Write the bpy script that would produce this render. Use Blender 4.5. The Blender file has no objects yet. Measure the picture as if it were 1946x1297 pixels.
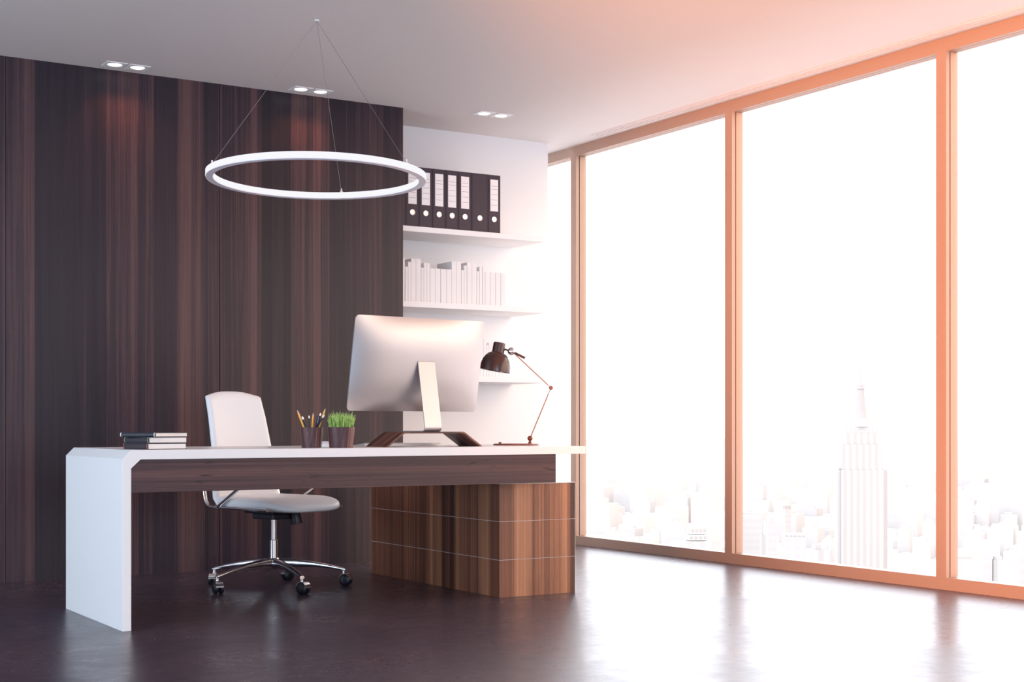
import bpy, bmesh, math, random
from mathutils import Vector, Matrix
random.seed(7)
PI = math.pi
sc = bpy.context.scene
COL = sc.collection

# ------------------------------------------------------------------ camera
FPX, HORIZON, CAMZ = 2745.0, 811.3, 0.847
YAW = math.radians(31.706)
cd = bpy.data.cameras.new('camera')
cam = bpy.data.objects.new('camera', cd); COL.objects.link(cam)
cam.location = (0, 0, CAMZ)
cam.rotation_euler = (PI/2, 0, -YAW)
cd.sensor_width = 36.0; cd.lens = 36.0*FPX/1946.0
cd.shift_y = (HORIZON-648.5)/1946.0
cd.clip_start = 0.05; cd.clip_end = 60000
sc.camera = cam
FW = Vector((math.sin(YAW), math.cos(YAW), 0)); RT = Vector((math.cos(YAW), -math.sin(YAW), 0))
def at(px, py, d):
    "the place seen at (px, py) of the photo, d metres ahead of the camera"
    return Vector((0, 0, CAMZ)) + FW*d + RT*((px-973)/FPX*d) + Vector((0, 0, (HORIZON-py)/FPX*d))

# ------------------------------------------------------------------ exposure
sc.view_settings.view_transform = 'Standard'
sc.view_settings.look = 'None'
sc.view_settings.gamma = 1.0
sc.view_settings.exposure = 0.0
sc.view_settings.use_curve_mapping = False
sc.cycles.use_denoising = True
sc.cycles.max_bounces = 10
sc.cycles.diffuse_bounces = 5
sc.cycles.transparent_max_bounces = 16
sc.cycles.sample_clamp_indirect = 6.0

# ------------------------------------------------------------------ sky: white haze, a low warm sun glow to the right behind the camera
W = bpy.data.worlds.new('world'); sc.world = W; W.use_nodes = True
wn = W.node_tree; wn.nodes.clear()
def wnode(t, **k):
    n = wn.nodes.new(t)
    for a, b in k.items(): setattr(n, a, b)
    return n
wo = wnode('ShaderNodeOutputWorld'); wb = wnode('ShaderNodeBackground')
wt = wnode('ShaderNodeTexCoord')
wd = wnode('ShaderNodeVectorMath', operation='DOT_PRODUCT')
sun_dir = Vector((0.75, -0.62, 0.12)).normalized()
wd.inputs[1].default_value = sun_dir
wr = wnode('ShaderNodeValToRGB')
wr.color_ramp.elements[0].position = 0.35; wr.color_ramp.elements[0].color = (0.90, 0.93, 1.0, 1)
wr.color_ramp.elements[1].position = 0.95; wr.color_ramp.elements[1].color = (1.0, 0.78, 0.62, 1)
wn.links.new(wt.outputs['Generated'], wd.inputs[0]); wn.links.new(wd.outputs['Value'], wr.inputs[0])
wn.links.new(wr.outputs[0], wb.inputs[0]); wb.inputs[1].default_value = 4.3
wn.links.new(wb.outputs[0], wo.inputs[0])

def area(name, loc, target, sx, sy, power, color):
    l = bpy.data.lights.new(name, 'AREA'); l.shape = 'RECTANGLE'; l.size = sx; l.size_y = sy
    l.energy = power; l.color = color
    o = bpy.data.objects.new(name, l); COL.objects.link(o); o.location = loc
    o.rotation_euler = (Vector(target)-Vector(loc)).to_track_quat('-Z', 'Y').to_euler()
    return o
# added cool fills out of view, left and rear, in place of window light
area('added_left_fill', (-2.4, 5.4, 1.3), (4.0, 5.6, 1.0), 4.0, 2.0, 195, (0.74, 0.86, 1.0))
area('added_rear_fill', (0.5, -2.6, 1.6), (2.0, 8.0, 1.0), 4.5, 2.0, 262, (0.58, 0.78, 1.0))
# added warm spot out of view at left, tints the glazing frames and ceiling orange
def spot_light(name, loc, target, r, power, color, size):
    l = bpy.data.lights.new(name, 'SPOT'); l.shadow_soft_size = r; l.energy = power; l.color = color
    l.spot_size = math.radians(size); l.spot_blend = .8
    o = bpy.data.objects.new(name, l); COL.objects.link(o); o.location = loc
    o.rotation_euler = (Vector(target)-Vector(loc)).to_track_quat('-Z', 'Y').to_euler(); return o
spot_light('added_warm_spot', (-1.0, 2.0, 1.0), (5.84, 4.6, 2.15), 0.12, 3900, (1.0, 0.31, 0.045), 50)

# ------------------------------------------------------------------ materials
def srgb(r, g, b):
    f = lambda c: (c/255/12.92) if c/255 <= .04045 else ((c/255+.055)/1.055)**2.4
    return (f(r), f(g), f(b), 1)
def new_mat(name):
    m = bpy.data.materials.new(name); m.use_nodes = True
    nt = m.node_tree; b = nt.nodes['Principled BSDF']
    return m, nt, b
def plain(name, col, rough=.5, metal=0.0, bump=0.0, bscale=200, var=0.0, coat=0.0, spec=.5):
    m, nt, b = new_mat(name)
    c = tuple(col)[:3]
    tc = nt.nodes.new('ShaderNodeTexCoord')
    nz = nt.nodes.new('ShaderNodeTexNoise'); nz.inputs['Scale'].default_value = bscale; nz.inputs['Detail'].default_value = 3
    nt.links.new(tc.outputs['Object'], nz.inputs['Vector'])
    mx = nt.nodes.new('ShaderNodeMix'); mx.data_type = 'RGBA'
    mx.inputs[6].default_value = (*[x*(1-var) for x in c], 1); mx.inputs[7].default_value = (*[min(1, x*(1+var)) for x in c], 1)
    nt.links.new(nz.outputs['Fac'], mx.inputs[0]); nt.links.new(mx.outputs[2], b.inputs['Base Color'])
    b.inputs['Roughness'].default_value = rough; b.inputs['Metallic'].default_value = metal
    b.inputs['Coat Weight'].default_value = coat; b.inputs['Specular IOR Level'].default_value = spec
    if bump:
        bp = nt.nodes.new('ShaderNodeBump'); bp.inputs['Strength'].default_value = bump; bp.inputs['Distance'].default_value = .001
        nt.links.new(nz.outputs['Fac'], bp.inputs['Height']); nt.links.new(bp.outputs[0], b.inputs['Normal'])
    return m
def wood(name, udir, vdir, dark, mid, light, band=5.0, fine=260.0, rough=.42, knots=0.0, seed=0.0, spec=.4):
    "veneer: strips of different tone across udir, fine fibres along vdir"
    m, nt, b = new_mat(name)
    N = nt.nodes.new; L = nt.links.new
    tc = N('ShaderNodeTexCoord')
    du = N('ShaderNodeVectorMath'); du.operation = 'DOT_PRODUCT'; du.inputs[1].default_value = udir
    dv = N('ShaderNodeVectorMath'); dv.operation = 'DOT_PRODUCT'; dv.inputs[1].default_value = vdir
    L(tc.outputs['Object'], du.inputs[0]); L(tc.outputs['Object'], dv.inputs[0])
    def math_(op, a, bv, c=None):
        n = N('ShaderNodeMath'); n.operation = op
        for i, v in enumerate((a, bv, c)):
            if v is None: continue
            if isinstance(v, (int, float)): n.inputs[i].default_value = v
            else: L(v, n.inputs[i])
        return n.outputs[0]
    u = math_('ADD', du.outputs['Value'], seed); v = dv.outputs['Value']
    def noise(us, vs, det=4, w=0.0, dist=0.0):
        cv = N('ShaderNodeCombineXYZ'); L(math_('MULTIPLY', u, us), cv.inputs[0]); L(math_('MULTIPLY', v, vs), cv.inputs[1]); cv.inputs[2].default_value = w
        n = N('ShaderNodeTexNoise'); n.inputs['Scale'].default_value = 1.0; n.inputs['Detail'].default_value = det
        n.inputs['Distortion'].default_value = dist
        L(cv.outputs[0], n.inputs['Vector']); return n.outputs['Fac']
    def white(k, jitter):
        w = N('ShaderNodeTexWhiteNoise'); w.noise_dimensions = '1D'
        uu = math_('ADD', math_('MULTIPLY', u, k), math_('MULTIPLY', noise(k*.37, 0, 0, jitter), 1.5))
        L(math_('FLOOR', uu, 0.0), w.inputs['W']); return w.outputs['Value']
    t = math_('MULTIPLY', white(band, 3.3), .26)
    t = math_('ADD', t, math_('MULTIPLY', white(band*3.7, 9.1), .16))
    t = math_('ADD', t, math_('MULTIPLY', noise(fine, 1.2, 5, 1.0), .38))
    t = math_('ADD', t, math_('MULTIPLY', noise(band*7, .55, 4, 5.0, .6), .36))
    t = math_('ADD', t, math_('MULTIPLY', noise(fine*3.5, 14, 2, 8.0), .18))
    if knots:
        kn = noise(30, 4.5, 3, 2.2, 1.2)
        t = math_('SUBTRACT', t, math_('MULTIPLY', math_('MAXIMUM', math_('SUBTRACT', kn, .66), 0.0), knots))
    r = N('ShaderNodeValToRGB'); e = r.color_ramp.elements
    e[0].position = .42; e[0].color = (*dark, 1); e[1].position = .93; e[1].color = (*light, 1)
    x = e.new(.66); x.color = (*mid, 1)
    L(t, r.inputs[0]); L(r.outputs[0], b.inputs['Base Color'])
    b.inputs['Roughness'].default_value = rough; b.inputs['Specular IOR Level'].default_value = spec
    bp = N('ShaderNodeBump'); bp.inputs['Strength'].default_value = .12; bp.inputs['Distance'].default_value = .0006
    L(t, bp.inputs['Height']); L(bp.outputs[0], b.inputs['Normal'])
    return m

WD, WM, WL = (.0055, .004, .009), (.026, .014, .023), (.13, .060, .058)
M = {}
M['wall_wood'] = wood('walnut_wall_veneer', (1, .0, 0), (0, 0, 1), WD, WM, WL, band=5.2, rough=.40)
M['beam_wood'] = wood('walnut_beam_veneer', (0, 0, 1), (1, 0, 0), (.012,.007,.011), (.062, .031, .036), (.20, .095, .08), band=11, fine=320, knots=2.0, seed=3.1)
M['cab_wood'] = wood('walnut_cabinet_veneer', (1, .93, 0), (0, 0, 1), (.035,.018,.016), (.22, .088, .052), (.58, .28, .15), band=8, seed=1.7, rough=.38)
M['riser_wood'] = wood('walnut_bent_ply', (.12, 1, 0), (1, 0, -.6), (.03,.014,.011), (.11, .048, .036), (.30, .14, .09), band=22, fine=500, seed=.6)
M['cup_wood'] = wood('walnut_turned', (1, 1, 0), (0, 0, 1), (.03,.013,.017), (.095, .042, .045), (.30, .14, .12), band=30, fine=500, seed=.2)
M['white_wall'] = plain('white_wall_paint', (.80, .79, .80), .6, bump=.15, bscale=300, var=.01)
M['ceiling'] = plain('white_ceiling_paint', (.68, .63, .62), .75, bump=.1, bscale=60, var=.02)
M['side_wall'] = plain('grey_wall_paint', (.35, .34, .36), .7, var=.02)
M['frame'] = plain('white_metal_warm_tint', (.40, .27, .21), .38, var=.01)  # white frames; the warm light on them is put into this colour
M['gasket'] = plain('dark_gasket', (.10, .05, .05), .6)
M['desk'] = plain('white_satin_laminate', (.84, .85, .86), .28, var=.005, bscale=5)
M['shelf'] = plain('white_shelf', (.82, .82, .83), .45)
M['white_edge'] = plain('white_edge', (.85, .84, .84), .35)
M['chrome'] = plain('polished_chrome', (.72, .71, .74), .13, 1.0)
M['alu'] = plain('satin_aluminium', (.55, .54, .56), .38, .85, var=.01, bscale=400)
M['alu_stand'] = plain('brushed_aluminium', (.50, .49, .51), .38, .8)
M['leather'] = plain('white_leather', (.82, .845, .88), .42, bump=.25, bscale=420, var=.01)
M['black'] = plain('black_plastic', (.012, .011, .020), .42)
M['screen'] = plain('black_glass', (.01, .01, .012), .08)
M['binder'] = plain('binder_board', (.030, .016, .034), .5, bump=.3, bscale=500, var=.08)
M['binder_edge'] = plain('binder_fold', (.015, .010, .018), .6)
M['label'] = plain('binder_paper', (.86, .84, .85), .6)
M['ink'] = plain('label_line', (.06, .04, .06), .6)
M['ring'] = plain('finger_ring_metal', (.88, .84, .84), .35, .6)
M['bookw'] = plain('white_book_cloth', (.80, .79, .80), .6, var=.02, bscale=8)
M['paper'] = plain('page_paper', (.82, .80, .78), .8)
M['cover_navy'] = plain('navy_black_cover', (.016, .017, .028), .5, bump=.3, bscale=600)
M['cover_char'] = plain('charcoal_cover', (.030, .027, .038), .55, bump=.3, bscale=600)
M['cover_brown'] = plain('plum_black_cover', (.034, .026, .034), .55, bump=.3, bscale=600)
M['lamp'] = plain('black_enamel_warm_tint', (.050, .016, .012), .28, .0, coat=.4)  # black lamp, joints and rods: red-brown of the warm haze put into the colours
M['lamp_joint'] = plain('lamp_joint_warm_tint', (.22, .055, .03), .35, .3)
M['lamp_rod'] = plain('lamp_rod_warm_tint', (.38, .18, .12), .45, .2)
M['pencil_y'] = plain('yellow_pencil_paint', (.85, .42, .045), .4)
M['pencil_wood'] = plain('bare_pencil_wood', (.72, .50, .30), .7)
M['pencil_k'] = plain('black_pencil_paint', (.012, .014, .03), .3)
M['pencil_p'] = plain('purple_pen_plastic', (.045, .018, .08), .25)
M['ferrule'] = plain('silver_ferrule', (.86, .86, .88), .3, .6)
M['pink'] = plain('pink_eraser', (.80, .20, .22), .7)
M['soil'] = plain('potting_soil', (.03, .018, .012), .95, bump=1, bscale=150, var=.4)
M['wire'] = plain('steel_wire', (.30, .29, .30), .35, .8)
M['acrylic'] = plain('white_plastic', (.85, .85, .87), .3)

def emit(name, col, s):
    m = bpy.data.materials.new(name); m.use_nodes = True; nt = m.node_tree; nt.nodes.clear()
    e = nt.nodes.new('ShaderNodeEmission'); e.inputs[0].default_value = (*col, 1); e.inputs[1].default_value = s
    o = nt.nodes.new('ShaderNodeOutputMaterial'); nt.links.new(e.outputs[0], o.inputs[0]); return m
M['glow'] = emit('downlight_glow', (1.0, .93, .88), 2.4)
M['ring_glow'] = emit('ring_diffuser_glow', (.97, .97, 1.0), .98)
M['ring_under'] = plain('ring_underside', (.78, .78, .86), .45)

# glass: mostly clear, a little mirror at grazing angles
g = bpy.data.materials.new('window_glass'); g.use_nodes = True; nt = g.node_tree; nt.nodes.clear()
o_ = nt.nodes.new('ShaderNodeOutputMaterial'); mx = nt.nodes.new('ShaderNodeMixShader')
tr = nt.nodes.new('ShaderNodeBsdfTransparent'); gl = nt.nodes.new('ShaderNodeBsdfGlossy'); gl.inputs['Roughness'].default_value = .0
lw_ = nt.nodes.new('ShaderNodeLayerWeight'); pw_ = nt.nodes.new('ShaderNodeMath'); pw_.operation = 'POWER'; pw_.inputs[1].default_value = 5.0
fr = nt.nodes.new('ShaderNodeMath'); fr.operation = 'MULTIPLY_ADD'; fr.inputs[1].default_value = .35; fr.inputs[2].default_value = .012
nt.links.new(lw_.outputs['Facing'], pw_.inputs[0]); nt.links.new(pw_.outputs[0], fr.inputs[0])
tr.inputs[0].default_value = (.98, .98, .98, 1)
nt.links.new(fr.outputs[0], mx.inputs[0]); nt.links.new(tr.outputs[0], mx.inputs[1]); nt.links.new(gl.outputs[0], mx.inputs[2]); nt.links.new(mx.outputs[0], o_.inputs[0])
M['glass'] = g

# polished concrete floor
m, nt, b = new_mat('polished_concrete'); N = nt.nodes.new; L = nt.links.new
tc = N('ShaderNodeTexCoord')
n1 = N('ShaderNodeTexNoise'); n1.inputs['Scale'].default_value = 1.6; n1.inputs['Detail'].default_value = 9; n1.inputs['Roughness'].default_value = .62; n1.inputs['Distortion'].default_value = .5
n2 = N('ShaderNodeTexNoise'); n2.inputs['Scale'].default_value = 14; n2.inputs['Detail'].default_value = 8; n2.inputs['Roughness'].default_value = .7
L(tc.outputs['Object'], n1.inputs['Vector']); L(tc.outputs['Object'], n2.inputs['Vector'])
mm = N('ShaderNodeMath'); mm.operation = 'MULTIPLY_ADD'; mm.inputs[1].default_value = .45; L(n2.outputs['Fac'], mm.inputs[0])
m3 = N('ShaderNodeMath'); m3.operation = 'MULTIPLY'; m3.inputs[1].default_value = .55; L(n1.outputs['Fac'], m3.inputs[0]); L(m3.outputs[0], mm.inputs[2])
r = N('ShaderNodeValToRGB'); e = r.color_ramp.elements
e[0].position = .34; e[0].color = (.024, .017, .030, 1); e[1].position = .66; e[1].color = (.075, .052, .072, 1)
L(mm.outputs[0], r.inputs[0]); L(r.outputs[0], b.inputs['Base Color'])
rr = N('ShaderNodeMapRange'); rr.inputs[1].default_value = .35; rr.inputs[2].default_value = .65; rr.inputs[3].default_value = .36; rr.inputs[4].default_value = .24
L(mm.outputs[0], rr.inputs[0]); L(rr.outputs[0], b.inputs['Roughness'])
b.inputs['Specular IOR Level'].default_value = .95
bp = N('ShaderNodeBump'); bp.inputs['Strength'].default_value = .08; bp.inputs['Distance'].default_value = .001
L(n2.outputs['Fac'], bp.inputs['Height']); L(bp.outputs[0], b.inputs['Normal'])
M['floor'] = m

# grass blade
m, nt, b = new_mat('wheatgrass_blade'); tc = nt.nodes.new('ShaderNodeTexCoord'); nz = nt.nodes.new('ShaderNodeTexNoise'); nz.inputs['Scale'].default_value = 60
r = nt.nodes.new('ShaderNodeValToRGB'); r.color_ramp.elements[0].position = .35; r.color_ramp.elements[0].color = (.20, .36, .06, 1)
r.color_ramp.elements[1].position = .65; r.color_ramp.elements[1].color = (.55, .78, .24, 1)
nt.links.new(tc.outputs['Object'], nz.inputs['Vector']); nt.links.new(nz.outputs['Fac'], r.inputs[0]); nt.links.new(r.outputs[0], b.inputs['Base Color'])
b.inputs['Roughness'].default_value = .5
M['grass'] = m

# ------------------------------------------------------------------ mesh helpers
def BM(): return bmesh.new()
def box(bm, x0, x1, y0, y1, z0, z1, mi=0):
    v = [bm.verts.new(p) for p in ((x0, y0, z0), (x1, y0, z0), (x1, y1, z0), (x0, y1, z0), (x0, y0, z1), (x1, y0, z1), (x1, y1, z1), (x0, y1, z1))]
    fs = []
    for q in ((0, 3, 2, 1), (4, 5, 6, 7), (0, 1, 5, 4), (1, 2, 6, 5), (2, 3, 7, 6), (3, 0, 4, 7)):
        f = bm.faces.new([v[i] for i in q]); f.material_index = mi; fs.append(f)
    return v
def prism(bm, pts, lo, hi, fn, mi=0):
    "pts: closed 2D outline; fn(a, b, t) gives the 3D point for t = lo or hi"
    A = [bm.verts.new(fn(a, b, lo)) for a, b in pts]; B = [bm.verts.new(fn(a, b, hi)) for a, b in pts]
    n = len(pts)
    for i in range(n):
        f = bm.faces.new((A[i], A[(i+1) % n], B[(i+1) % n], B[i])); f.material_index = mi
    for q in (A[::-1], B):
        f = bm.faces.new(q); f.material_index = mi
    return A+B
def frame_of(d):
    d = d.normalized(); a = Vector((0, 0, 1)) if abs(d.z) < .9 else Vector((1, 0, 0))
    u = d.cross(a).normalized(); return u, d.cross(u).normalized()
def tube(bm, pts, rad, seg=12, mi=0, ry=None):
    "round (or, with ry, oval) bar swept through pts; rad is a number or one per point"
    pts = [Vector(p) for p in pts]; n = len(pts)
    rr_ = rad if isinstance(rad, (list, tuple)) else [rad]*n
    rings = []; u = None
    for i, p in enumerate(pts):
        d = (pts[min(i+1, n-1)]-pts[max(i-1, 0)]).normalized()
        if u is None: u, w = frame_of(d)
        else:
            u = (u-d*u.dot(d)).normalized(); w = d.cross(u).normalized()
        k = ry if ry else 1.0
        rings.append([bm.verts.new(p+u*math.cos(2*PI*j/seg)*rr_[i]+w*math.sin(2*PI*j/seg)*rr_[i]*k) for j in range(seg)])
    for a, b_ in zip(rings, rings[1:]):
        for j in range(seg):
            f = bm.faces.new((a[j], a[(j+1) % seg], b_[(j+1) % seg], b_[j])); f.material_index = mi
    for q in (rings[0][::-1], rings[-1]):
        f = bm.faces.new(q); f.material_index = mi
def lathe(bm, prof, seg=32, origin=(0, 0, 0), axis=(0, 0, 1), mi=0, closed=False):
    o = Vector(origin); d = Vector(axis).normalized(); u, w = frame_of(d)
    rings = []
    for r_, z_ in prof:
        if r_ < 1e-6: rings.append([bm.verts.new(o+d*z_)])
        else: rings.append([bm.verts.new(o+d*z_+u*math.cos(2*PI*j/seg)*r_+w*math.sin(2*PI*j/seg)*r_) for j in range(seg)])
    pr = list(zip(rings, rings[1:]))
    if closed: pr.append((rings[-1], rings[0]))
    for a, b_ in pr:
        for j in range(seg):
            k = (j+1) % seg
            if len(a) == 1 and len(b_) == 1: continue
            if len(a) == 1: f = bm.faces.new((a[0], b_[k], b_[j]))
            elif len(b_) == 1: f = bm.faces.new((a[j], a[k], b_[0]))
            else: f = bm.faces.new((a[j], a[k], b_[k], b_[j]))
            f.material_index = mi
def sphere(bm, c, r_, seg=20, mi=0, sz=1.0):
    n = 10
    lathe(bm, [(r_*math.sin(PI*i/n) if 0 < i < n else 0, -r_*sz*math.cos(PI*i/n)) for i in range(n+1)], seg, c, mi=mi)
def obj(name, bm, mats, parent=None, bevel=0.0, smooth=False, org=None, seg=2, subdiv=0, angle=35):
    if org is None and parent is not None and parent.get('world_built'): org = chain_loc(parent)
    if org is not None: bmesh.ops.translate(bm, verts=bm.verts, vec=-Vector(org))
    bmesh.ops.recalc_face_normals(bm, faces=bm.faces)
    me = bpy.data.meshes.new(name); bm.to_mesh(me); bm.free()
    if not isinstance(mats, (list, tuple)): mats = [mats]
    for m_ in mats: me.materials.append(m_ if not isinstance(m_, str) else M[m_])
    o = bpy.data.objects.new(name, me); COL.objects.link(o)
    if parent is not None: o.parent = parent
    if smooth:
        for p in me.polygons: p.use_smooth = True
        if not subdiv: me.set_sharp_from_angle(angle=math.radians(angle))
    if subdiv:
        s = o.modifiers.new('subdivision', 'SUBSURF'); s.levels = subdiv; s.render_levels = subdiv
    if bevel:
        b_ = o.modifiers.new('bevel', 'BEVEL'); b_.width = bevel; b_.segments = seg; b_.limit_method = 'ANGLE'; b_.harden_normals = False
    return o
def chain_loc(o):
    v = Vector((0, 0, 0))
    while o is not None: v += o.location; o = o.parent
    return v
def thing(name, label, cat, loc=(0, 0, 0), rotz=0.0, group=None, world_built=False):
    o = bpy.data.objects.new(name, None); COL.objects.link(o); o.location = loc; o.rotation_euler = (0, 0, rotz)
    o.empty_display_size = .05
    tag(o, label, cat, group)
    if world_built: o['world_built'] = 1
    return o
def tag(o, label, cat, group=None, kind=None):
    o['label'] = label; o['category'] = cat
    if group: o['group'] = group
    if kind: o['kind'] = kind
    return o
def struct(name, bm, mats, parent=None, **k):
    o = obj(name, bm, mats, parent, **k)
    if parent is None: o['kind'] = 'structure'
    return o
def origin_to(o, loc):
    "move the object's origin to loc without moving its mesh"
    d = Vector(loc)-o.location; o.data.transform(Matrix.Translation(-d)); o.location = loc; return o
def copy_tree(o, parent=None):
    c = o.copy(); COL.objects.link(c)
    if parent is not None: c.parent = parent
    for ch in [x for x in bpy.data.objects if x.parent == o]: copy_tree(ch, c)
    return c

# ------------------------------------------------------------------ the room
CZ = 2.862; WX = 5.84; WX2 = 5.93; Y0 = -3.0; Y1 = 10.365; X0 = -2.6
WOODY = 8.125; WOODX = 4.21; WHY = 8.60; WHX = 5.613
bm = BM(); box(bm, X0, WX2, Y0, Y1, -.25, 0); struct('floor', bm, 'floor')
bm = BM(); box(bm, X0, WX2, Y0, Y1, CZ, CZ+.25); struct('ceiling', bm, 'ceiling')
bm = BM(); box(bm, X0-.1, X0, Y0-.1, Y1+.1, 0, CZ); struct('wall_left', bm, 'side_wall')
bm = BM(); box(bm, X0, WX2, Y0-.1, Y0, 0, CZ); struct('wall_rear', bm, 'side_wall')
bm = BM(); box(bm, WOODX-.35, WX, Y1, Y1+.1, 0, CZ); struct('wall_far', bm, 'white_wall')
# walnut clad wall: flush panels with 3 mm shadow joints
bm = BM()
seams = [X0, .8, 1.785, 3.0, WOODX]
box(bm, X0, WOODX-.005, WOODY+.012, WHY+.15, 0, CZ, 1)
for a, b_ in zip(seams, seams[1:]): box(bm, a+.0016, b_-(.0016 if b_ != WOODX else 0), WOODY, WOODY+.02, 0.0, CZ, 0)
struct('wall_wood', bm, ['wall_wood', 'gasket'])
bm = BM(); box(bm, WOODX-.005, WHX, WHY, WHY+.15, 0, CZ); struct('wall_white', bm, 'white_wall')

# window wall: a sill and a head profile, posts every 1.70 m, one pane per bay
def frame_profile(bm, lo, hi, axis_post, a, b_):
    "two painted profiles with a dark gasket groove between, from the room side outwards"
    for xa, xb, mi, inset in ((WX, WX+.026, 0, 0), (WX+.026, WX+.036, 1, .006), (WX+.036, WX2, 0, .002)):
        if axis_post: box(bm, xa, xb, a+inset, b_-inset, lo, hi, mi)
        else: box(bm, xa, xb, a, b_, lo+(inset if lo > 1 else 0), hi-(inset if lo < 1 else 0), mi)
SZ, HZ = .064, 2.793
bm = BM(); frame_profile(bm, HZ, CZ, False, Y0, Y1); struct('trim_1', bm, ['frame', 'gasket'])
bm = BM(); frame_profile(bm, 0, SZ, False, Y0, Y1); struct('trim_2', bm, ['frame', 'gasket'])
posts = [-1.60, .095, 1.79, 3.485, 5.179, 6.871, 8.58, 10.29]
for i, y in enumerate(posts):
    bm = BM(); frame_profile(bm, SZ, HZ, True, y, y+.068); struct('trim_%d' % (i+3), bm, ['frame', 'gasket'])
edges = [Y0] + [y for y in posts]
for i in range(len(posts)):
    a = Y0 if i == 0 else posts[i-1]+.066; b_ = posts[i]+.002
    bm = BM(); box(bm, 5.902, 5.908, a, b_, SZ-.002, HZ+.002); struct('window_%d' % (i+1), bm, 'glass')
    pl = bpy.data.lights.new('daylight_opening', 'AREA'); pl.shape = 'RECTANGLE'; pl.size = b_-a; pl.size_y = HZ-SZ
    po = bpy.data.objects.new('daylight_opening', pl); COL.objects.link(po)
    po.location = (5.96, (a+b_)/2, (HZ+SZ)/2); po.rotation_euler = (PI/2, 0, PI/2)
    pl.cycles.is_portal = True

# slot vent in the ceiling along the glazing
t = thing('ceiling_vent', 'long white slot vent in the ceiling running beside the window wall', 'vent', (5.75, 3.6, CZ))
bm = BM(); box(bm, -.055, .055, -4.5, 4.62, -.002, .0)
obj('frame', bm, 'ceiling', t)
for k in range(3):
    bm = BM(); box(bm, -.042+k*.03, -.024+k*.03, -4.48, 4.60, -.006, -.002); obj('slat', bm, 'ceiling', t)

# ------------------------------------------------------------------ twin recessed spotlights
def downlight(x, y, lbl, en):
    t = thing('twin_ceiling_spotlight', lbl, 'ceiling light', (x, y, CZ), 0, 'twin spotlights recessed in the ceiling')
    for s in (-1, 1):
        cx = s*.064
        bm = BM()
        # square trim with a round hole
        n = 32; sq = []; ci = []; ci2 = []
        for j in range(n):
            a = 2*PI*j/n; c_, s_ = math.cos(a), math.sin(a); k = .058/max(abs(c_), abs(s_))
            sq.append(bm.verts.new((cx+c_*k, s_*k, -.004))); ci.append(bm.verts.new((cx+c_*.043, s_*.043, -.004))); ci2.append(bm.verts.new((cx+c_*.037, s_*.037, .0)))
        sq2 = [bm.verts.new((v.co.x, v.co.y, 0.0)) for v in sq]
        for j in range(n):
            k = (j+1) % n
            bm.faces.new((sq[j], sq[k], ci[k], ci[j])); bm.faces.new((ci[j], ci[k], ci2[k], ci2[j])); bm.faces.new((sq2[j], sq2[k], sq[k], sq[j]))
        obj('trim', bm, 'white_edge', t)
        bm = BM(); lathe(bm, [(0, -.0065), (.030, -.0055), (.0385, -.0015), (.0385, -.0005), (0, -.0005)], 28, (cx, 0, 0)); obj('lens', bm, 'glow', t, smooth=True)
        l = bpy.data.lights.new('spot', 'SPOT'); l.energy = en; l.color = (1.0, .38, .20); l.spot_size = math.radians(110); l.spot_blend = .9; l.shadow_soft_size = .03
        lo = bpy.data.objects.new('spot', l); COL.objects.link(lo); lo.parent = t; lo.location = (cx, 0, -.02)
downlight(2.405, 7.99, 'twin round spotlight in the ceiling, leftmost of the three, above the walnut wall', 5)
downlight(3.52, 7.99, 'twin round spotlight in the ceiling above the hanging ring lamp, middle of the three', 5)
downlight(4.79, 7.99, 'twin round spotlight in the ceiling above the white shelves and binders', 1.5)

# ------------------------------------------------------------------ ring pendant
pc = Vector((2.937, 6.593, 0)); RZ = 2.070; RO, RI, RH = .541, .503, .030
ring = thing('ring_pendant_lamp', 'large white ring pendant lamp hanging on thin wires above the desk', 'ceiling lamp', (pc.x, pc.y, RZ))
tiltm = Matrix.Rotation(math.radians(-1.1), 3, RT)   # the wires are not quite equal
def tl(p): return tiltm @ Vector(p)
def ringpart(name, prof, mats, par, smooth=True):
    bm = BM(); lathe(bm, prof, 144, (0, 0, 0), (0, 0, 1), closed=True)
    for v in bm.verts: v.co = tl(v.co)
    return obj(name, bm, mats, par, smooth=smooth, angle=30)
body = ringpart('housing', [(RI+.004, -.002), (RO-.004, -.002), (RO-.004, RH), (RI+.004, RH)], 'acrylic', ring)
ringpart('outer_diffuser', [(RO-.004, 0), (RO, .001), (RO, RH-.002), (RO-.004, RH-.001)], 'ring_glow', ring)
ringpart('inner_diffuser', [(RI, .001), (RI+.004, 0), (RI+.004, RH-.001), (RI, RH-.002)], 'ring_glow', ring)
ringpart('underside', [(RI+.002, -.004), (RO-.002, -.004), (RO-.002, -.0005), (RI+.002, -.0005)], 'ring_under', ring)
top = Vector((0, 0, CZ-RZ))
bm = BM(); lathe(bm, [(0, -.006), (.010, -.006), (.012, -.003), (.012, 0), (0, 0)], 24, top); obj('ceiling_mount', bm, 'acrylic', ring, smooth=True)
rm = (RO+RI)/2
for ax, fy in ((-.905, -.42), (.875, -.46), (.115, .993)):
    d = (RT*ax+FW*fy); d.z = 0; d.normalize(); p = tl(d*rm+Vector((0, 0, RH)))
    bm = BM(); tube(bm, [p+Vector((0, 0, .004)), top-Vector((0, 0, .005))], .0009, 8); w_ = obj('wire', bm, 'wire', ring, smooth=True)
    bm = BM(); lathe(bm, [(0, -.002), (.008, -.002), (.008, .006), (.004, .008), (.004, .022), (0, .022)], 16, p); obj('clamp', bm, 'acrylic', w_, smooth=True)

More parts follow.
